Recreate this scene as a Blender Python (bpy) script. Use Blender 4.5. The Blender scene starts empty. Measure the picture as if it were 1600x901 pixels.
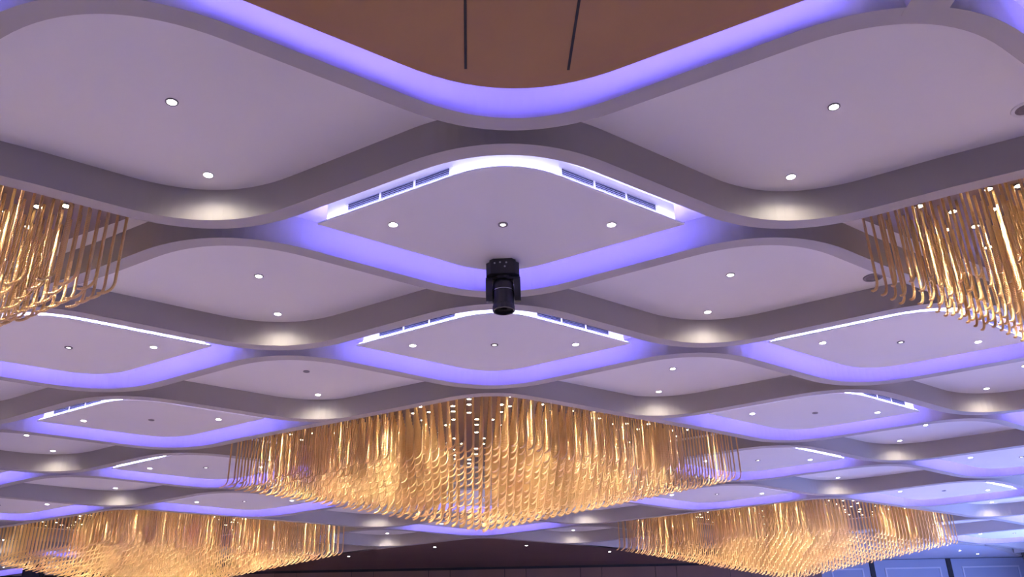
import bpy, math, random
from mathutils import Matrix, Vector
random.seed(7)
scene = bpy.context.scene
col = scene.collection

# ------------------------------------------------------------------ camera
F_PX, PITCH, YAW, ROLL = 1366.07, 0.4371, 0.0549, -0.0265
Z0 = 1.6                                   # height of the lens above the carpet
CAM = Vector((-0.4138, -5.2056, Z0))
FW = Vector((math.sin(YAW)*math.cos(PITCH), math.cos(YAW)*math.cos(PITCH), math.sin(PITCH)))
RT = Vector((math.cos(YAW), -math.sin(YAW), 0))
UP = RT.cross(FW)
R2 = RT*math.cos(ROLL) + UP*math.sin(ROLL)
U2 = -RT*math.sin(ROLL) + UP*math.cos(ROLL)
cd = bpy.data.cameras.new('camera')
cam = bpy.data.objects.new('camera', cd); col.objects.link(cam)
cd.sensor_width = 36.0; cd.lens = F_PX/1600*36.0; cd.clip_end = 300
M = Matrix((R2, U2, -FW)).transposed().to_4x4(); M.translation = CAM
cam.matrix_world = M
scene.camera = cam

# ------------------------------------------------------------------ world, exposure, light strengths
w = bpy.data.worlds.new('world'); scene.world = w; w.use_nodes = True
w.node_tree.nodes['Background'].inputs[0].default_value = (0.35, 0.5, 0.9, 1)
w.node_tree.nodes['Background'].inputs[1].default_value = 0.15
vs = scene.view_settings
vs.view_transform = 'Standard'; vs.look = 'None'; vs.gamma = 1.0; vs.use_curve_mapping = False
vs.exposure = 0.42
scene.cycles.max_bounces = 5; scene.cycles.diffuse_bounces = 3; scene.cycles.glossy_bounces = 2
scene.cycles.transmission_bounces = 3; scene.cycles.adaptive_threshold = 0.03
SPOT_W = 80.0           # one ceiling downlight, watts
LED_S = 135.0             # violet cove strip
LENS_S = 30.0           # visible lens of a downlight
CHAND_S = 25.0          # visible lens of a chandelier spotlight
CHAND_W = 290.0         # narrow beam of a chandelier spotlight, watts
BLUE_FILL_W = 2300.0       # added unseen blue fill along the right-hand wall, watts

# ------------------------------------------------------------------ lattice of the ceiling
DX, DY = 3.3307, 1.9638                    # half a cell, across and along the room
ZB = Z0 + 5.0                              # underside of the wavy beams
ZC = Z0 + 5.40                             # recessed ceiling
ZP = Z0 + 5.12                             # underside of the floating panels
S_W, B_W = 0.555, 0.29
CHANDS = [(-3, 2), (3, 2), (0, 7), (-3, 12), (3, 12)]
WALLX = 7.1*DX
YFAR, YBACK = 33.2, -13.5

wl = bpy.data.lights.new('window_daylight', 'AREA'); wl.shape = 'RECTANGLE'  # area lamp added out of view to tint the right side blue
wl.size = 16.0; wl.size_y = 4.2; wl.energy = BLUE_FILL_W; wl.color = (0.26, 0.38, 1.0)
wo = bpy.data.objects.new('window_daylight', wl); col.objects.link(wo)
wo.location = (WALLX-0.35, 21.0, 2.8); wo.rotation_euler = (0, math.radians(90), 0)
wo.rotation_euler = Vector((-1, 0, 0.25)).to_track_quat('-Z', 'Y').to_euler()

def project(x, y, z):
    d = Vector((x, y, z)) - CAM; zc = d.dot(FW)
    if zc < 0.1: return None
    return 800 + F_PX*d.dot(R2)/zc, 450.5 - F_PX*d.dot(U2)/zc
def in_view(x, y, z, m=25):
    q = project(x, y, z)
    return q is not None and -m < q[0] < 1600+m and -m < q[1] < 901+m

# ------------------------------------------------------------------ materials
def mat(name, color, rough=0.6, metal=0.0, noise=0.0, nscale=4.0, bump=0.0, bscale=60.0, coat=0.0, spec=None):
    m = bpy.data.materials.new(name); m.use_nodes = True
    nt = m.node_tree; b = nt.nodes['Principled BSDF']
    b.inputs['Base Color'].default_value = (*color, 1); b.inputs['Roughness'].default_value = rough
    b.inputs['Metallic'].default_value = metal; b.inputs['Coat Weight'].default_value = coat
    b.inputs['Coat Roughness'].default_value = 0.06
    if spec is not None: b.inputs['Specular IOR Level'].default_value = spec
    tc = nt.nodes.new('ShaderNodeTexCoord')
    if noise:
        n = nt.nodes.new('ShaderNodeTexNoise'); n.inputs['Scale'].default_value = nscale
        n.inputs['Detail'].default_value = 4; nt.links.new(tc.outputs['Object'], n.inputs['Vector'])
        r = nt.nodes.new('ShaderNodeValToRGB')
        r.color_ramp.elements[0].position = 0.3; r.color_ramp.elements[1].position = 0.7
        r.color_ramp.elements[0].color = (*[c*(1-noise) for c in color], 1)
        r.color_ramp.elements[1].color = (*[min(1, c*(1+noise)) for c in color], 1)
        nt.links.new(n.outputs['Fac'], r.inputs['Fac']); nt.links.new(r.outputs['Color'], b.inputs['Base Color'])
    if bump:
        n2 = nt.nodes.new('ShaderNodeTexNoise'); n2.inputs['Scale'].default_value = bscale
        nt.links.new(tc.outputs['Object'], n2.inputs['Vector'])
        bm_ = nt.nodes.new('ShaderNodeBump'); bm_.inputs['Strength'].default_value = bump
        bm_.inputs['Distance'].default_value = 0.01
        nt.links.new(n2.outputs['Fac'], bm_.inputs['Height']); nt.links.new(bm_.outputs['Normal'], b.inputs['Normal'])
    return m
def emit(name, color, strength):
    m = bpy.data.materials.new(name); m.use_nodes = True; nt = m.node_tree
    nt.nodes.remove(nt.nodes['Principled BSDF'])
    e = nt.nodes.new('ShaderNodeEmission'); e.inputs[0].default_value = (*color, 1); e.inputs[1].default_value = strength
    nt.links.new(e.outputs[0], nt.nodes['Material Output'].inputs[0]); return m

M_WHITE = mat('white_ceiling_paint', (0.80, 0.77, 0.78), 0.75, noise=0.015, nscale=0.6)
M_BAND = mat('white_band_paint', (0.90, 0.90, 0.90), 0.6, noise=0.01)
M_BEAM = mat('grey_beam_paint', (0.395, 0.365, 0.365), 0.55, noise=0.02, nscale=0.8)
M_BROWN = mat('brown_panel', (0.335, 0.172, 0.058), 0.55, noise=0.05, nscale=1.5)
M_SOFFIT = mat('dark_brown_soffit', (0.125, 0.066, 0.052), 0.6, noise=0.05, nscale=1.0)
M_BLACK = mat('black_slot', (0.012, 0.010, 0.012), 0.7, noise=0.2, nscale=9)
M_RING = mat('downlight_ring', (0.70, 0.68, 0.70), 0.4, noise=0.02)
M_RINGD = mat('downlight_ring_grey', (0.20, 0.18, 0.20), 0.4, noise=0.05)
M_LENS = emit('downlight_lens', (1.0, 0.95, 0.97), LENS_S)
M_LENSC = emit('downlight_lens_soft', (1.0, 0.93, 0.95), 3.0)
M_OFF = mat('downlight_lens_off', (0.30, 0.27, 0.31), 0.25, noise=0.05)
M_SPOT = emit('chandelier_spot_lens', (1.0, 0.80, 0.52), CHAND_S)
M_LED = emit('violet_led', (0.165, 0.14, 1.0), LED_S)
M_LEDW = emit('cool_white_led', (0.46, 0.47, 1.0), LED_S*.66)
M_LEDB = emit('violet_led_dim', (0.165, 0.14, 1.0), LED_S*.6)
M_GRILLE = mat('grille_white', (0.72, 0.72, 0.78), 0.4, noise=0.02)
M_SLAT = mat('grille_slat', (0.05, 0.05, 0.10), 0.4, noise=0.03)
M_GAP_SHADE = mat('grille_dark', (0.0015, 0.0015, 0.004), 0.9, noise=0.1, spec=0.05)
M_FLOOR = mat('carpet', (0.46, 0.43, 0.60), 0.95, noise=0.12, nscale=1.2)
M_WALLB = mat('brown_wall_panel', (0.15, 0.082, 0.062), 0.5, noise=0.08, nscale=1.1)
M_WALLP = mat('pale_wall_panel', (0.24, 0.27, 0.36), 0.6, noise=0.03, nscale=0.9)
M_PALE = mat('pale_soffit_paint', (0.42, 0.43, 0.50), 0.6, noise=0.03, nscale=0.9)
M_WALL = mat('beige_wall', (0.55, 0.48, 0.44), 0.7, noise=0.04, nscale=0.7)
M_FIX = mat('black_fixture', (0.011, 0.011, 0.017), 0.45, noise=0.2, nscale=12)
M_FIXG = mat('fixture_glass', (0.012, 0.012, 0.03), 0.3, noise=0.1, nscale=8)
M_METAL = mat('bolt_metal', (0.5, 0.5, 0.52), 0.3, metal=1.0, noise=0.05)
M_SPK = mat('speaker_mesh', (0.16, 0.13, 0.15), 0.7, noise=0.2, nscale=60)
M_CANOPY = mat('chandelier_canopy', (0.26, 0.19, 0.18), 0.45, noise=0.04, nscale=1.0, coat=0.6)
M_HOLE = mat('cable_socket', (0.03, 0.022, 0.02), 0.6, noise=0.2)

def strand_mat():
    m = bpy.data.materials.new('amber_bead_chain'); m.use_nodes = True; nt = m.node_tree
    b = nt.nodes['Principled BSDF']; out = nt.nodes['Material Output']
    uv = nt.nodes.new('ShaderNodeTexCoord'); sep = nt.nodes.new('ShaderNodeSeparateXYZ')
    nt.links.new(uv.outputs['UV'], sep.inputs[0])
    mu = nt.nodes.new('ShaderNodeMath'); mu.operation = 'MULTIPLY'; mu.inputs[1].default_value = 2*math.pi/0.022
    nt.links.new(sep.outputs['Y'], mu.inputs[0])
    mx = nt.nodes.new('ShaderNodeMath'); mx.operation = 'MULTIPLY'; mx.inputs[1].default_value = 2*math.pi*3
    nt.links.new(sep.outputs['X'], mx.inputs[0])
    s1 = nt.nodes.new('ShaderNodeMath'); s1.operation = 'SINE'; s2 = nt.nodes.new('ShaderNodeMath'); s2.operation = 'SINE'
    nt.links.new(mu.outputs[0], s1.inputs[0]); nt.links.new(mx.outputs[0], s2.inputs[0])
    ad = nt.nodes.new('ShaderNodeMath'); ad.operation = 'MULTIPLY_ADD'; ad.inputs[1].default_value = 0.35
    nt.links.new(s2.outputs[0], ad.inputs[0]); nt.links.new(s1.outputs[0], ad.inputs[2])
    bp = nt.nodes.new('ShaderNodeBump'); bp.inputs['Strength'].default_value = 0.55; bp.inputs['Distance'].default_value = 0.006
    nt.links.new(ad.outputs[0], bp.inputs['Height'])
    no = nt.nodes.new('ShaderNodeTexNoise'); no.inputs['Scale'].default_value = 3.0
    nt.links.new(uv.outputs['Object'], no.inputs['Vector'])
    ra = nt.nodes.new('ShaderNodeValToRGB')
    ra.color_ramp.elements[0].position = 0.3; ra.color_ramp.elements[0].color = (0.80, 0.53, 0.25, 1)
    ra.color_ramp.elements[1].position = 0.7; ra.color_ramp.elements[1].color = (0.90, 0.64, 0.33, 1)
    nt.links.new(no.outputs['Fac'], ra.inputs['Fac'])
    nt.links.new(ra.outputs['Color'], b.inputs['Base Color'])
    b.inputs['Roughness'].default_value = 0.36; b.inputs['Metallic'].default_value = 0.28
    nt.links.new(bp.outputs['Normal'], b.inputs['Normal'])
    tl = nt.nodes.new('ShaderNodeBsdfTranslucent'); tl.inputs[0].default_value = (0.97, 0.68, 0.32, 1)
    mix = nt.nodes.new('ShaderNodeMixShader'); mix.inputs[0].default_value = 0.30
    nt.links.new(b.outputs[0], mix.inputs[1]); nt.links.new(tl.outputs[0], mix.inputs[2])
    nt.links.new(mix.outputs[0], out.inputs[0])
    return m
M_STRAND = strand_mat()

# ------------------------------------------------------------------ mesh helpers
def mesh(name, verts, faces, mats, fmats=None, smooth=False):
    me = bpy.data.meshes.new(name); me.from_pydata([tuple(v) for v in verts], [], faces)
    for m in (mats if isinstance(mats, (list, tuple)) else [mats]): me.materials.append(m)
    if fmats: me.polygons.foreach_set('material_index', fmats)
    if smooth: me.polygons.foreach_set('use_smooth', [True]*len(faces))
    me.update(); return me
def obj(name, me, parent=None, loc=(0, 0, 0), rot=(0, 0, 0)):
    o = bpy.data.objects.new(name, me); col.objects.link(o)
    o.location = loc; o.rotation_euler = rot
    if parent is not None: o.parent = parent
    return o
def tag(o, label=None, cat=None, group=None, kind=None):
    if label: o['label'] = label
    if cat: o['category'] = cat
    if group: o['group'] = group
    if kind: o['kind'] = kind
    return o
def thing(name, label, cat, loc=(0, 0, 0), rz=0, group=None):
    return tag(obj(name, None, None, loc, (0, 0, rz)), label, cat, group)
class MB:
    def __init__(s): s.v = []; s.f = []; s.m = []
    def quad_box(s, p, k=0):                       # p: 8 corners, bottom ring then top ring
        n = len(s.v); s.v += [tuple(q) for q in p]
        for a in ((0, 3, 2, 1), (4, 5, 6, 7), (0, 1, 5, 4), (1, 2, 6, 5), (2, 3, 7, 6), (3, 0, 4, 7)):
            s.f.append(tuple(n+i for i in a)); s.m.append(k)
    def box(s, x0, x1, y0, y1, z0, z1, k=0):
        s.quad_box([(x0, y0, z0), (x1, y0, z0), (x1, y1, z0), (x0, y1, z0), (x0, y0, z1), (x1, y0, z1), (x1, y1, z1), (x0, y1, z1)], k)
    def prism(s, pts, z0, z1, k=0, cap=True):      # convex or star-shaped outline, counter-clockwise
        n = len(s.v); m = len(pts)
        s.v += [(x, y, z0) for x, y in pts] + [(x, y, z1) for x, y in pts]
        for i in range(m):
            j = (i+1) % m; s.f.append((n+i, n+j, n+m+j, n+m+i)); s.m.append(k)
        if cap:
            s.f.append(tuple(n+i for i in reversed(range(m)))); s.m.append(k)
            s.f.append(tuple(n+m+i for i in range(m))); s.m.append(k)
    def lathe(s, prof, seg=24, k=0, axis='z', c=(0, 0, 0), cap=True):
        n = len(s.v)
        for r, h in prof:
            for i in range(seg):
                a = 2*math.pi*i/seg
                p = (r*math.cos(a), r*math.sin(a), h)
                if axis == 'x': p = (p[2], p[0], p[1])
                if axis == 'y': p = (p[0], p[2], p[1])
                s.v.append((p[0]+c[0], p[1]+c[1], p[2]+c[2]))
        for a in range(len(prof)-1):
            for i in range(seg):
                j = (i+1) % seg
                s.f.append((n+a*seg+i, n+a*seg+j, n+(a+1)*seg+j, n+(a+1)*seg+i)); s.m.append(k)
        if cap:
            s.f.append(tuple(n+i for i in reversed(range(seg)))); s.m.append(k)
            e = n+(len(prof)-1)*seg
            s.f.append(tuple(e+i for i in range(seg))); s.m.append(k)
    def mesh(s, name, mats, smooth=False): return mesh(name, s.v, s.f, mats, s.m, smooth)

# ------------------------------------------------------------------ room shell
def slab(name, x0, x1, y0, y1, z0, z1, m, parent=None, label=None):
    b = MB(); b.box(x0, x1, y0, y1, z0, z1)
    o = obj(name, b.mesh(name, m), parent)
    if parent is None: tag(o, label, None, None, 'structure')
    return o
slab('floor', -WALLX-.3, WALLX+.3, YBACK-.3, YFAR+.3, -.2, 0, M_FLOOR, None, 'mauve carpeted ballroom floor')
slab('ceiling', -WALLX-.3, WALLX+.3, YBACK-.3, YFAR+.3, ZC, ZC+.2, M_WHITE, None, 'white recessed ballroom ceiling above the wavy beams')
slab('wall_left', -WALLX-.3, -WALLX, YBACK, YFAR, 0, ZC, M_WALL, None, 'beige side wall of the ballroom')
slab('wall_back', -WALLX-.3, WALLX+.3, YBACK-.3, YBACK, 0, ZC, M_WALL, None, 'beige wall behind the camera')
b = MB()                                            # right wall with three openings, added unseen to account for the blue tint
wy = [(13.2, 17.8), (18.7, 23.3), (24.2, 28.8)]
edges = [YBACK] + [v for p in wy for v in p] + [YFAR]
for i in range(0, len(edges), 2): b.box(WALLX, WALLX+.3, edges[i], edges[i+1], 0, ZC)
for a, c in wy:
    b.box(WALLX, WALLX+.3, a, c, 0, 0.9); b.box(WALLX, WALLX+.3, a, c, 5.1, ZC)
tag(obj('wall_right', b.mesh('wall_right', M_WALL)), 'beige side wall with tall windows', None, None, 'structure')
M_GLASS = mat('window_glass', (0.6, 0.75, 0.95), 0.1, noise=0.02)
for i, (a, c) in enumerate(wy):
    b = MB()
    for y0, y1, z0, z1 in ((a, a+.08, .9, 5.1), (c-.08, c, .9, 5.1), (a, c, .9, .98), (a, c, 5.02, 5.1), ((a+c)/2-.04, (a+c)/2+.04, .9, 5.1)):
        b.box(WALLX+.06, WALLX+.18, y0, y1, z0, z1)
    wn = tag(obj('window_%d' % (i+1), b.mesh('window_frame', M_GRILLE)), 'tall window in the side wall letting in blue daylight', None, None, 'structure')
    for k in range(2):
        b = MB(); h = (c-a)/2
        b.box(WALLX+.11, WALLX+.12, a+.08+k*(h-.04), a+h-.04+k*(h-.04), .98, 5.02)
        obj('pane', b.mesh('pane', M_GLASS), wn)
# far wall: backing plus separate panels
wf = slab('wall_far', -WALLX-.3, WALLX+.3, YFAR, YFAR+.3, 0, ZC, M_BLACK, None, 'end wall of brown and pale panels below the soffit')
x = -WALLX+.02; wide = True
XP = 14.6
while x < XP-.3:
    ww = min(2.3 if wide else 0.9, XP-x)
    slab('panel', x+.012, x+ww-.012, YFAR-.05, YFAR, 0, ZB-.1, M_WALLB, wf); x += ww; wide = not wide
for x0, x1 in ((XP, 16.75), (16.95, 20.15), (20.35, WALLX-.02)):
    p = slab('panel', x0+.01, x1-.01, YFAR-.05, YFAR, 0, ZB-.02, M_WALLP, wf)
    fr = MB(); m0, m1, zt = x0+.45, x1-.3, ZB-.35
    if m1-m0 > 1:
        fr.box(m0, m0+.06, YFAR-.075, YFAR-.05, .3, zt); fr.box(m1-.06, m1, YFAR-.075, YFAR-.05, .3, zt)
        fr.box(m0+.06, m1-.06, YFAR-.075, YFAR-.05, zt-.06, zt)
        obj('moulding', fr.mesh('moulding', M_PALE), p)
for x0, x1 in ((16.75, 16.95), (20.15, 20.35)):
    slab('column_strip', x0, x1, YFAR-.09, YFAR, 0, ZB-.02, M_BLACK, wf)

# ------------------------------------------------------------------ wavy beams
def gwave(c):
    t = abs(((c+1) % 2)-1)
    if t < B_W: return 1-B_W-t*t/B_W
    if t > 1-B_W: return -(1-B_W-(1-t)**2/B_W)
    return 1-2*t
def smooth_abs(c, b): return abs(c) if abs(c) > b else c*c/(2*b)+b/2
BPTS = [(0, 13.0), (2.0, 14.95), (2.6, 14.75), (3.2, 14.65), (4.5, 14.6), (5.3, 14.6), (6.1, 15.2), (6.64, 16.1), (7.2, 17.15)]
BLEFT = [(2.0, 14.95), (2.6, 14.75), (3.2, 14.65), (4.0, 15.2), (5.0, 16.75), (7.2, 17.05)]
def soffit_row(c):
    a = abs(c)
    if a < 1.6: return 13.0+smooth_abs(a, .22)
    if c < -2.0:
        for (a0, r0), (a1, r1) in zip(BLEFT, BLEFT[1:]):
            if a <= a1: return r0+(r1-r0)*(a-a0)/(a1-a0)
        return 17.05
    for (a0, r0), (a1, r1) in zip(BPTS, BPTS[1:]):
        if a <= a1: return r0+(r1-r0)*(a-a0)/(a1-a0)
    return 17.2
def beam_row(j, c):
    """row of beam j (between cell rows j and j+1) at column c, or None where it is cut away"""
    r = j+.5+(S_W if j % 2 == 0 else -S_W)*gwave(c)
    for cc, rr in CHANDS:
        t = c-cc
        if j == rr-1 and abs(t) < 1.5: return rr-(2-smooth_abs(t, .22))
        if j == rr and abs(t) < 1.5: return rr+(2-smooth_abs(t, .22))
        if j in (rr-2, rr+1) and abs(t) < .84: return None
    if r > soffit_row(c)+.01: return None
    return r
BW = 0.2
def band_mesh(name, pts, z0, z1, m):
    """closed box-section band swept along a plan curve"""
    L, Rr = [], []
    for i, (x, y) in enumerate(pts):
        a = pts[max(0, i-1)]; c = pts[min(len(pts)-1, i+1)]
        tx, ty = c[0]-a[0], c[1]-a[1]; n = math.hypot(tx, ty) or 1
        nx, ny = -ty/n*BW/2, tx/n*BW/2
        L.append((x+nx, y+ny)); Rr.append((x-nx, y-ny))
    v, f = [], []
    for (lx, ly), (rx, ry) in zip(L, Rr):
        v += [(lx, ly, z0), (rx, ry, z0), (rx, ry, z1), (lx, ly, z1)]
    for i in range(len(pts)-1):
        a, c = 4*i, 4*i+4
        for k in range(4):
            kk = (k+1) % 4; f.append((a+k, a+kk, c+kk, c+k))
    f.append((0, 3, 2, 1)); e = 4*(len(pts)-1); f.append((e, e+1, e+2, e+3))
    me = mesh(name, v, f, m)
    return me
ntrim = 0
CUT_J = {j_ for _, r_ in CHANDS for j_ in (r_-2, r_+1)}
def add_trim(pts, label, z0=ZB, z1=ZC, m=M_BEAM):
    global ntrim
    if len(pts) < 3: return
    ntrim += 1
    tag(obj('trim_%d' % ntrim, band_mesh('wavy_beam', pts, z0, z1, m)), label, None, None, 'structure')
CSTEP = 1/28
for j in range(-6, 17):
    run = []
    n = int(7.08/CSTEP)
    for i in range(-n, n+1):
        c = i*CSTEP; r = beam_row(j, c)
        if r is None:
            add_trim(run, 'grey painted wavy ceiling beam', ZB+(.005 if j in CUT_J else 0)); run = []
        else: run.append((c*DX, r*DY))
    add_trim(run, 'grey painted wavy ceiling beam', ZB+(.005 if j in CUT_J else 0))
for c0 in (-1, 1):                                  # beams beside the brown panel grow together at the neck
    v, f = [], []
    for i in range(-3, 4):
        c = c0+i*.018; r0, r1 = beam_row(-1, c), beam_row(0, c)
        v += [(c*DX, r0*DY, ZB+.003), (c*DX, r1*DY, ZB+.003), (c*DX, r1*DY, ZC), (c*DX, r0*DY, ZC)]
    for i in range(6):
        for k in range(4): f.append((4*i+k, 4*i+4+k, 4*i+4+(k+1) % 4, 4*i+(k+1) % 4))
    f += [(0, 1, 2, 3), (27, 26, 25, 24)]
    ntrim += 1
    tag(obj('trim_%d' % ntrim, mesh('beam_neck', v, f, M_BEAM)), 'grey neck joining two wavy beams beside the brown panel', None, None, 'structure')
sb = [(i*CSTEP*DX, soffit_row(i*CSTEP)*DY) for i in range(-int(7.08/CSTEP), int(7.08/CSTEP)+1)]
add_trim([p for p in sb if p[1] < YFAR-.1], 'grey curved edge beam of the end soffit')
def soffit(x_from, x_to, m, label):
    v, f = [], []
    pts = [p for p in sb if x_from <= p[0] <= x_to and p[1] < YFAR-.05]
    for x_, y_ in pts: v += [(x_, y_, ZB+.006), (x_, YFAR-.01, ZB+.006), (x_, YFAR-.01, ZC-.01), (x_, y_, ZC-.01)]
    for i in range(len(pts)-1):
        a, c = 4*i, 4*i+4
        for k in range(4): f.append((a+k, c+k, c+(k+1) % 4, a+(k+1) % 4))
    e = 4*(len(pts)-1); f += [(0, 1, 2, 3), (e+3, e+2, e+1, e)]
    tag(obj('ceiling_soffit', mesh('ceiling_soffit', v, f, m)), label, None, None, 'structure')
soffit(-WALLX, XP+.01, M_SOFFIT, 'flat dark brown soffit between the last beam and the end wall')
soffit(XP, WALLX, M_PALE, 'flat pale soffit above the pale end wall panels')

# ------------------------------------------------------------------ downlights
def disc_meshes(r_ring, r_lens, ring, lens):
    a = MB(); a.lathe([(r_lens, -.004), (r_lens, -.010), (r_ring*.97, -.010), (r_ring, -.004), (r_ring, 0)], 20, cap=False)
    c = MB(); c.lathe([(r_lens*1.002, -.006), (r_lens*1.002, -.001)], 20)
    return a.mesh('trim_ring', ring), c.mesh('lens', lens)
DL = {'on': disc_meshes(.064, .050, M_RING, M_LENS), 'mid': disc_meshes(.064, .047, M_RINGD, M_LENS), 'soft': disc_meshes(.062, .034, M_RINGD, M_LENSC),
      'off': disc_meshes(.060, .042, M_RINGD, M_OFF)}
lamp_on = bpy.data.lights.new('downlight_lamp', 'SPOT')
lamp_on.energy = SPOT_W; lamp_on.spot_size = math.radians(125); lamp_on.spot_blend = 1.0
lamp_on.color = (1.0, 0.88, 0.80); lamp_on.shadow_soft_size = .05
lamp_wash = bpy.data.lights.new('wall_wash_lamp', 'SPOT')
lamp_wash.energy = SPOT_W*.28; lamp_wash.spot_size = math.radians(146); lamp_wash.spot_blend = .9
lamp_wash.color = (1.0, 0.90, 0.72); lamp_wash.shadow_soft_size = .04
def downlight(x, y, z, state, label, group, lamp=None):
    seen = in_view(x, y, z)
    if not seen and lamp is None: return
    t = thing('downlight', label, 'ceiling light', (x, y, z), 0, group)
    rg, ln = DL[state]
    obj('trim_ring', rg, t); obj('lens', ln, t)
    if lamp: obj('lamp', lamp, t, (0, 0, -.03))

def in_chand(c, r): return any(abs(c-a)+abs(r-b_) < 1.6 for a, b_ in CHANDS)
# ------------------------------------------------------------------ floating lens-shaped panels
def lens_outline(tip, slope, b, shrink=0.0, n=18):
    """plan outline in metres, counter-clockwise, sharp tips left and right"""
    k = slope*DY/DX; ty = shrink*math.sqrt(1+k*k)        # shift of the sloping edge
    tipx = tip*DX-ty/k
    half = lambda x_: slope*DY/DX*(tip*DX-smooth_abs(x_/DX, b)*DX)-(ty if abs(x_)/DX > b else shrink+(ty-shrink)*abs(x_)/DX/b)
    cs = [-tipx+2*tipx*i/(2*n) for i in range(2*n+1)]
    near = [(x_, -max(0, half(x_))) for x_ in cs]; far = [(x_, max(0, half(x_))) for x_ in reversed(cs)]
    return near+far[1:-1]
def open_band(o_out, o_in, z0, z1, m, name):
    n = len(o_out); v = []; f = []
    for (ax, ay), (bx, by) in zip(o_out, o_in): v += [(ax, ay, z0), (bx, by, z0), (bx, by, z1), (ax, ay, z1)]
    for i in range(n-1):
        a, c = 4*i, 4*i+4
        for k in range(4): f.append((a+k, c+k, c+(k+1) % 4, a+(k+1) % 4))
    e = 4*(n-1); f += [(0, 1, 2, 3), (e+3, e+2, e+1, e)]
    return mesh(name, v, f, m)
def panel_set(tip, slope, b, board_m, led_m):
    o0 = lens_outline(tip, slope, b); o1 = lens_outline(tip, slope, b, .060)
    a = MB(); a.prism(o0, 0, .022)
    s_ = MB(); s_.prism(o1, .022, ZC-ZP-.001)
    q0 = lens_outline(tip, slope, b, .024); q1 = lens_outline(tip, slope, b, .036); h = len(q0)//2
    ledn = open_band(q0[:h+1], q1[:h+1], .0225, .036, M_LEDW, 'led_strip')
    ledf = open_band(q0[h:]+q0[:1], q1[h:]+q1[:1], .0225, .036, led_m, 'led_strip')
    return a.mesh('board', board_m), s_.mesh('side_band', M_BAND), ledn, ledf
PAN = panel_set(.66, 1.11, .18, M_WHITE, M_LED)
PANB = panel_set(.79, 1.07, .29, M_BROWN, M_LEDB)
# air grille: three modules, local x along the face, local y outward, z up
GL = 1.46
def grille_meshes():
    a = MB()
    a.box(-GL/2-.03, GL/2+.03, -.006, .008, 0, .012); a.box(-GL/2-.03, GL/2+.03, -.006, .008, .108, .12)
    for k in range(4):
        xx = -GL/2+GL/3*k; a.box(xx-.014, xx+.014, -.006, .008, .012, .108)
    d = MB(); d.box(-GL/2, GL/2, .001, .004, .012, .108)  # thin near-black sheet painted as the shade of a deep opening
    s_ = MB(); hw = GL/6-.014
    s_.quad_box([(-hw, -.002, 0), (hw, -.002, 0), (hw, .012, .006), (-hw, .012, .006), (-hw, -.002, .005), (hw, -.002, .005), (hw, .012, .011), (-hw, .012, .011)])
    return a.mesh('air_grille', M_GRILLE), d.mesh('duct', M_GAP_SHADE), s_.mesh('slat', M_SLAT)
GR = grille_meshes()
def add_grilles(t):
    ang = math.atan2(1.11*DY, DX)
    for s in (-1, 1):
        c = .365
        x_ = s*c*DX; y_ = -(1.11*DY*(.66-c)) + .060/math.cos(ang)
        # outward normal of the near face
        rz = math.atan2(-math.cos(ang), s*math.sin(ang))-math.pi/2
        g = obj('air_grille', GR[0], t, (x_, y_, .062), (0, 0, rz))
        tag(g, 'white three-bay slotted air grille')
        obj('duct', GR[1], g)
        for k in (-1, 0, 1):
            for i in range(4):
                obj('slat', GR[2], g, (k*GL/3, 0, .020+i*.0235))
SIDE = {-1: 'loudspeaker-side', 1: 'pale-wall-side'}
PLACE = {(0, 2): 'carrying the moving-head light', (0, 4): 'between moving-head light and middle chandelier',
         (-2, 4): 'beyond the chandelier with sideways curls', (2, 4): 'beyond the chandelier with steep hooks',
         (-2, 6): 'beside middle chandelier, loudspeaker side', (2, 6): 'beside middle chandelier, pale-wall side',
         (-2, 8): 'between middle and loudspeaker-side chandeliers', (2, 8): 'between middle and pale-wall-side chandeliers'}
CELL = {(-1, 1): 'between brown panel and chandelier with sideways curls', (1, 1): 'between brown panel and chandelier with steep hooks',
        (-1, 3): 'beside moving-head light, loudspeaker side', (1, 3): 'beside moving-head light, pale-wall side',
        (-1, 5): 'bordering middle chandelier, loudspeaker side', (1, 5): 'bordering middle chandelier, pale-wall side'}
def panel_label(c, r):
    if (c, r) in PLACE: return 'white lens-shaped floating panel '+PLACE[(c, r)]
    return 'small-looking white lens-shaped floating panel in the distant violet-lit rows'
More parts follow.
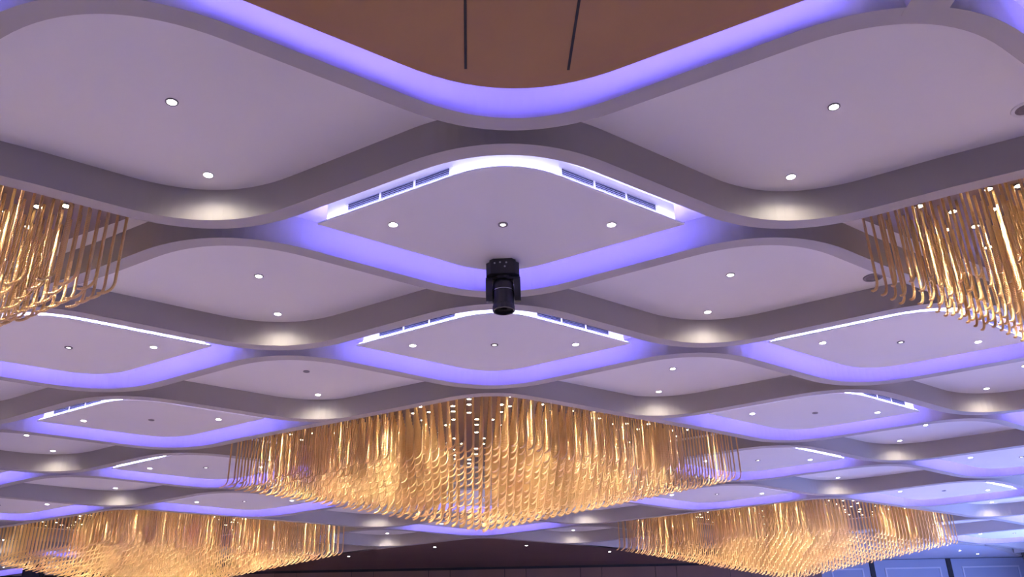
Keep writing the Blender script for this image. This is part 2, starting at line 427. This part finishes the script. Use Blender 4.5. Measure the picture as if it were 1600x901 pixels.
def plate(c, r):
    x_, y_ = c*DX, r*DY
    seen = any(in_view(x_+a*DX*.66, y_+b_*DY*.6, ZP, 60) for a, b_ in ((0, 0), (-1, 0), (1, 0), (0, 1), (0, -1)))
    brown = (c, r) == (0, 0)
    if brown:
        t = thing('ceiling_panel', 'brown lens-shaped floating panel with two black slots', 'ceiling panel', (x_, y_, ZP))
    else:
        t = thing('ceiling_panel', panel_label(c, r), 'ceiling panel', (x_, y_, ZP), 0,
                  None if (c, r) in PLACE else 'violet-lit lens-shaped panels')
    P = PANB if brown else PAN
    obj('board', P[0], t); obj('side_band', P[1], t)
    tag(obj('led_strip', P[2], t), 'glowing cool white LED strip'); tag(obj('led_strip', P[3], t), 'glowing violet LED strip')
    if brown:
        for xs in (-.13, .148):
            b_ = MB(); b_.box(xs*DX-.012, xs*DX+.012, -.56*DY, .55*DY, -.004, .002)
            obj('slot', b_.mesh('slot', M_BLACK), t)
        return
    if r in (2, 4, 6) and seen and abs(c) <= 2: add_grilles(t)
    grp = 'downlights in the floating panels'
    for k in (-1, 1):
        pl = PLACE.get((c, r))
        lab = 'bright downlight in a tip of a distant violet-lit floating panel'
        if pl:
            lab = 'downlight at %s tip of panel %s' % (SIDE[k], pl)
        downlight(x_+k*.3917*DX, y_, ZP, 'on', lab, grp, lamp_on)
    off = (c, r) in ((-2, 6), (2, 6), (4, 10))
    downlight(x_, y_, ZP, 'off' if off else 'soft',
              ('unlit' if off else 'grey-ringed')+' centre downlight of the panel '+PLACE.get((c, r), 'in the distant violet-lit rows'),
              'unlit centre downlights' if off else 'centre downlights of the floating panels')
for r in range(-4, 18, 2):
    for c in range(-6, 7, 2):
        if in_chand(c, r): continue
        if r+.75 > min(soffit_row(c), soffit_row(c+.3), soffit_row(c-.3)): continue
        plate(c, r)
# plain recessed cells: centre light and wall-washer by the far wall
for r in range(-5, 18, 2):
    for c in range(-7, 8, 2):
        if in_chand(c, r) or r+.85 > soffit_row(c): continue
        if abs(c) == 7: continue
        x_ = c*DX
        off = (c, r) == (-1, 5)
        downlight(x_, r*DY, ZC, 'off' if off else 'mid',
                  ('unlit' if off else 'small round')+' centre downlight of plain cell '+CELL.get((c, r), 'in the distant rows'),
                  None if off else 'centre downlights of the plain cells')
        downlight(x_, (r+.6755)*DY, ZC, 'on', 'beam-washing downlight of plain cell '+CELL.get((c, r), 'in the distant rows'), 'wall-washing downlights of the plain cells', lamp_wash)
for c, r in ((-.5, 14.05), (.5, 14.05), (-1.5, 15.0), (1.5, 15.0), (5.14, 15.3), (5.9, 15.75), (6.3, 16.3)):
    downlight(c*DX, r*DY, ZB+.006, 'on', 'small downlight in the flat end soffit', 'downlights in the end soffit')
# ceiling loudspeakers in the plain cells
for c, r, lab in ((1.638, 3.05, 'dark round ceiling loudspeaker behind the hanging strands'), (1.61, 1.008, 'dark round ceiling loudspeaker in the bare recessed cell beside the brown panel')):
    t = thing('ceiling_speaker', lab, 'speaker', (c*DX, r*DY, ZC))
    a = MB(); a.lathe([(.10, -.004), (.10, -.012), (.135, -.012), (.14, 0)], 24, cap=False); obj('rim', a.mesh('rim', M_RINGD if r > 2 else M_RING), t)
    a = MB(); a.lathe([(.03, -.010), (.10, -.006), (.10, -.001)], 24); obj('mesh_cover', a.mesh('mesh_cover', M_SPK), t)

# ------------------------------------------------------------------ chandeliers of hanging bead strands
HD = (-.79, -.61)                              # direction in which every strand end curls
HR, HA, TR = .195, math.radians(82), .0175
def strand_path(L):
    zs = -(L-HR*math.sin(HA))
    p = [(0, 0, 0), (0, 0, zs*.5), (0, 0, zs)]
    for k in range(1, 8):
        a = HA*k/7
        h = HR*(1-math.cos(a)); p.append((HD[0]*h, HD[1]*h, zs-HR*math.sin(a)))
    return p
def tube(path, rad, seg=6):
    v, f, uv = [], [], []
    side = Vector((-HD[1], HD[0], 0)); ln = 0; lens = []
    for i, q in enumerate(path):
        q = Vector(q)
        if i: ln += (q-Vector(path[i-1])).length
        t = (Vector(path[min(i+1, len(path)-1)])-Vector(path[max(0, i-1)])).normalized()
        nb = t.cross(side).normalized(); rr = rad*(.72 if i == len(path)-1 else 1)
        for k in range(seg):
            a = 2*math.pi*k/seg
            v.append(tuple(q+side*math.cos(a)*rr+nb*math.sin(a)*rr))
        lens.append(ln)
    for i in range(len(path)-1):
        for k in range(seg):
            kk = (k+1) % seg
            f.append((i*seg+k, i*seg+kk, (i+1)*seg+kk, (i+1)*seg+k))
            uv += [(k/seg, lens[i]), ((k+1)/seg, lens[i]), ((k+1)/seg, lens[i+1]), (k/seg, lens[i+1])]
    e = (len(path)-1)*seg
    f.append(tuple(e+k for k in range(seg))); uv += [(.5, ln)]*seg
    return v, f, uv
LEVEL = {}
def strand_level(q):
    if q not in LEVEL:
        v, f, uv = tube(strand_path(q*.06), TR)
        me = mesh('strand', v, f, M_STRAND, None, True)
        ul = me.uv_layers.new(name='UVMap'); ul.data.foreach_set('uv', [t for p in uv for t in p])
        LEVEL[q] = (me, v, f, uv)
    return LEVEL[q]
a = MB(); a.lathe([(.054, 0), (.054, -.014), (.044, -.014), (.044, -.008)], 12, 0, cap=False)
a.lathe([(.044, -.011), (.044, -.004)], 12, 1)
SPOT_ME = a.mesh('spotlight', [M_RINGD, M_SPOT])
HALF = 1.72
lamp_beam = bpy.data.lights.new('spotlight_beam', 'SPOT')
lamp_beam.energy = CHAND_W; lamp_beam.spot_size = math.radians(46); lamp_beam.spot_blend = .7
lamp_beam.color = (1.0, 0.80, 0.55); lamp_beam.shadow_soft_size = .035
ZCAN = ZC-.012
def chandelier(cc, rr, label):
    t = thing('bead_chandelier', label, 'chandelier', (cc*DX, rr*DY, ZCAN), 0, None)
    h = 1.80
    pts = [(-h*DX, 0), (-.1*DX, -(h-.12)*DY), (.1*DX, -(h-.12)*DY), (h*DX, 0), (.1*DX, (h-.12)*DY), (-.1*DX, (h-.12)*DY)]
    b_ = MB(); b_.prism(pts, -.004, .010); obj('canopy_board', b_.mesh('canopy_board', M_CANOPY), t)
    sx, sy = .164, .245
    nx, ny = int(HALF*DX/sx)+1, int(HALF*DY/sy)+1
    items = []
    for j in range(-ny, ny+1):
        for i in range(-nx, nx+1):
            x_, y_ = i*sx, (j+(.5 if i % 2 else 0))*sy
            s = abs(x_)/DX+abs(y_)/DY
            if s > HALF: continue
            zb = Z0+4.20-1.05*(1-s/HALF)
            q = int(round((ZCAN-.004-zb)/.06))
            x_ += random.uniform(-.002, .002); y_ += random.uniform(-.002, .002)
            wx, wy_ = x_+cc*DX, y_+rr*DY
            vis = in_view(wx, wy_, ZC-q*.06, 30)
            d = (Vector((wx, wy_, ZC-1.5))-CAM).length
            items.append((0 if vis else 1, d, x_, y_, q))
    items.sort()
    for _, _, x_, y_, q in items[:300]:
        obj('strand', strand_level(q)[0], t, (x_, y_, -.004), (0, 0, random.uniform(-.05, .05)))
    V, Fc, UV = [], [], []
    for _, _, x_, y_, q in items[300:]:
        _, v, f, uv = strand_level(q); n = len(V); a_ = random.uniform(-.05, .05); ca, sa = math.cos(a_), math.sin(a_)
        V += [(x_+p[0]*ca-p[1]*sa, y_+p[0]*sa+p[1]*ca, p[2]-.004) for p in v]
        Fc += [tuple(n+k for k in g) for g in f]; UV += uv
    me = mesh('strand_mass', V, Fc, M_STRAND, None, True)
    ul = me.uv_layers.new(name='UVMap'); ul.data.foreach_set('uv', [q_ for p in UV for q_ in p])
    tag(obj('strand_mass', me, t), 'remaining gold bead strands', None, None, 'stuff')
    rnd = random.Random(cc*31+rr)
    for j in range(-7, 8):
        for i in range(-13, 14):
            x_, y_ = (i*3+(1 if j % 2 else 0)+rnd.choice((-1, 0, 0, 1)))*sx+sx/2, (j*2+.25+rnd.uniform(-.35, .35))*sy
            if abs(x_)/DX+abs(y_)/DY > 1.62: continue
            sp = obj('spotlight', SPOT_ME, t, (x_, y_, -.004))
            if (i+j) % 2 == 0: obj('beam', lamp_beam, sp, (0, 0, -.03))
    return t
NAMES = {(-3, 2): 'gold bead-strand chandelier with long sideways curls, left of the moving-head light',
         (3, 2): 'gold bead-strand chandelier with steep hooked ends, beside a dark ceiling speaker',
         (0, 7): 'large gold bead-strand chandelier hanging alone in the middle of the ceiling',
         (-3, 12): 'far gold bead-strand chandelier beside the black hanging loudspeaker',
         (3, 12): 'far gold bead-strand chandelier in front of the pale blue-lit wall panels'}
for k in CHANDS: chandelier(k[0], k[1], NAMES[k])

# ------------------------------------------------------------------ moving-head stage light
def moving_head(x_, y_, z_):
    t = thing('moving_head_light', 'black moving-head stage light hanging under a white floating panel', 'stage light', (x_, y_, z_), math.radians(-4))
    def rbox(hx, hy, z0, z1, ch):
        b_ = MB(); p = []
        for sx, sy in ((1, 1), (-1, 1), (-1, -1), (1, -1)):
            e = [(sx*hx, sy*(hy-ch)), (sx*(hx-ch), sy*hy)]
            p += e if sx*sy > 0 else e[::-1]
        b_.prism(p, z0, z1); return b_
    b_ = rbox(.17, .15, -.05, 0, .05); obj('clamp_plate', b_.mesh('clamp_plate', M_FIX), t)
    b_ = rbox(.212, .17, -.22, -.05, .06); base = obj('base', b_.mesh('base', M_FIX), t)
    for bx, bz in ((-.10, -.075), (-.03, -.065), (.05, -.07), (.03, -.125)):
        b_ = MB(); b_.lathe([(.012, -.003), (.012, .006)], 10, axis='y', c=(bx, -.172, bz)); obj('bolt', b_.mesh('bolt', M_METAL), base)
    b_ = MB(); b_.lathe([(.11, -.25), (.12, -.22)], 20); obj('swivel', b_.mesh('swivel', M_FIX), t)
    for s in (-1, 1):
        b_ = MB(); prof = [(-.085, -.235), (.085, -.235), (.095, -.30), (.075, -.50), (.03, -.545), (-.03, -.545), (-.075, -.50), (-.095, -.30)]
        n = len(prof)
        b_.v = [(s*.140, p[0], p[1]) for p in prof]+[(s*.222, p[0]*.85, p[1]) for p in prof]
        for i in range(n):
            k = (i+1) % n; b_.f.append((i, k, n+k, n+i)); b_.m.append(0)
        b_.f += [tuple(range(n)), tuple(range(2*n-1, n-1, -1))]; b_.m += [0, 0]
        obj('yoke_arm', b_.mesh('yoke_arm', M_FIX), t)
    b_ = MB(); b_.box(-.218, .218, -.085, .085, -.262, -.235); obj('yoke_bridge', b_.mesh('yoke_bridge', M_FIX), t)
    b_ = MB(); b_.lathe([(.10, -.262), (.128, -.285), (.138, -.34), (.138, -.50), (.134, -.52), (.134, -.60), (.130, -.64)], 28)
    hd = obj('head', b_.mesh('head', M_FIX, True), t)
    b_ = MB(); b_.lathe([(.136, -.402), (.141, -.402), (.141, -.412), (.136, -.412)], 28, cap=False); obj('trim_band', b_.mesh('trim_band', M_METAL), hd)
    b_ = MB(); b_.lathe([(.134, -.60), (.142, -.615), (.142, -.675), (.122, -.678), (.118, -.635)], 28, cap=False); obj('lens_hood', b_.mesh('lens_hood', M_FIX), hd)
    b_ = MB(); b_.lathe([(.05, -.640), (.119, -.636), (.119, -.632)], 28); obj('lens', b_.mesh('lens', M_FIXG), hd)
    for s in (-1, 1):
        b_ = MB(); b_.lathe([(.045, .128), (.045, .145)], 16, axis='x', c=(0, 0, -.42))
        if s < 0: b_.v = [(-p[0], p[1], p[2]) for p in b_.v]
        obj('tilt_pivot', b_.mesh('tilt_pivot', M_FIX), t)
moving_head(.01*DX, 2.53*DY, ZP)
# black loudspeaker behind the far left chandelier
t = thing('hanging_loudspeaker', 'black hanging loudspeaker box behind the far chandelier', 'speaker', (-4.95*DX, 14.9*DY, ZB))
b = MB(); b.prism([(-.33, -.22), (.33, -.22), (.26, .25), (-.26, .25)], -1.05, -.12); cb = obj('cabinet', b.mesh('cabinet', M_FIX), t)
b = MB(); b.box(-.29, .29, -.232, -.22, -1.0, -.17); obj('front_mesh', b.mesh('front_mesh', M_FIXG), cb)
b = MB()
for s in (-1, 1): b.box(s*.36-.02, s*.36+.02, -.03, .03, -.6, .39)
b.box(-.38, .38, -.03, .03, .37, .40); obj('bracket', b.mesh('bracket', M_FIX), t)
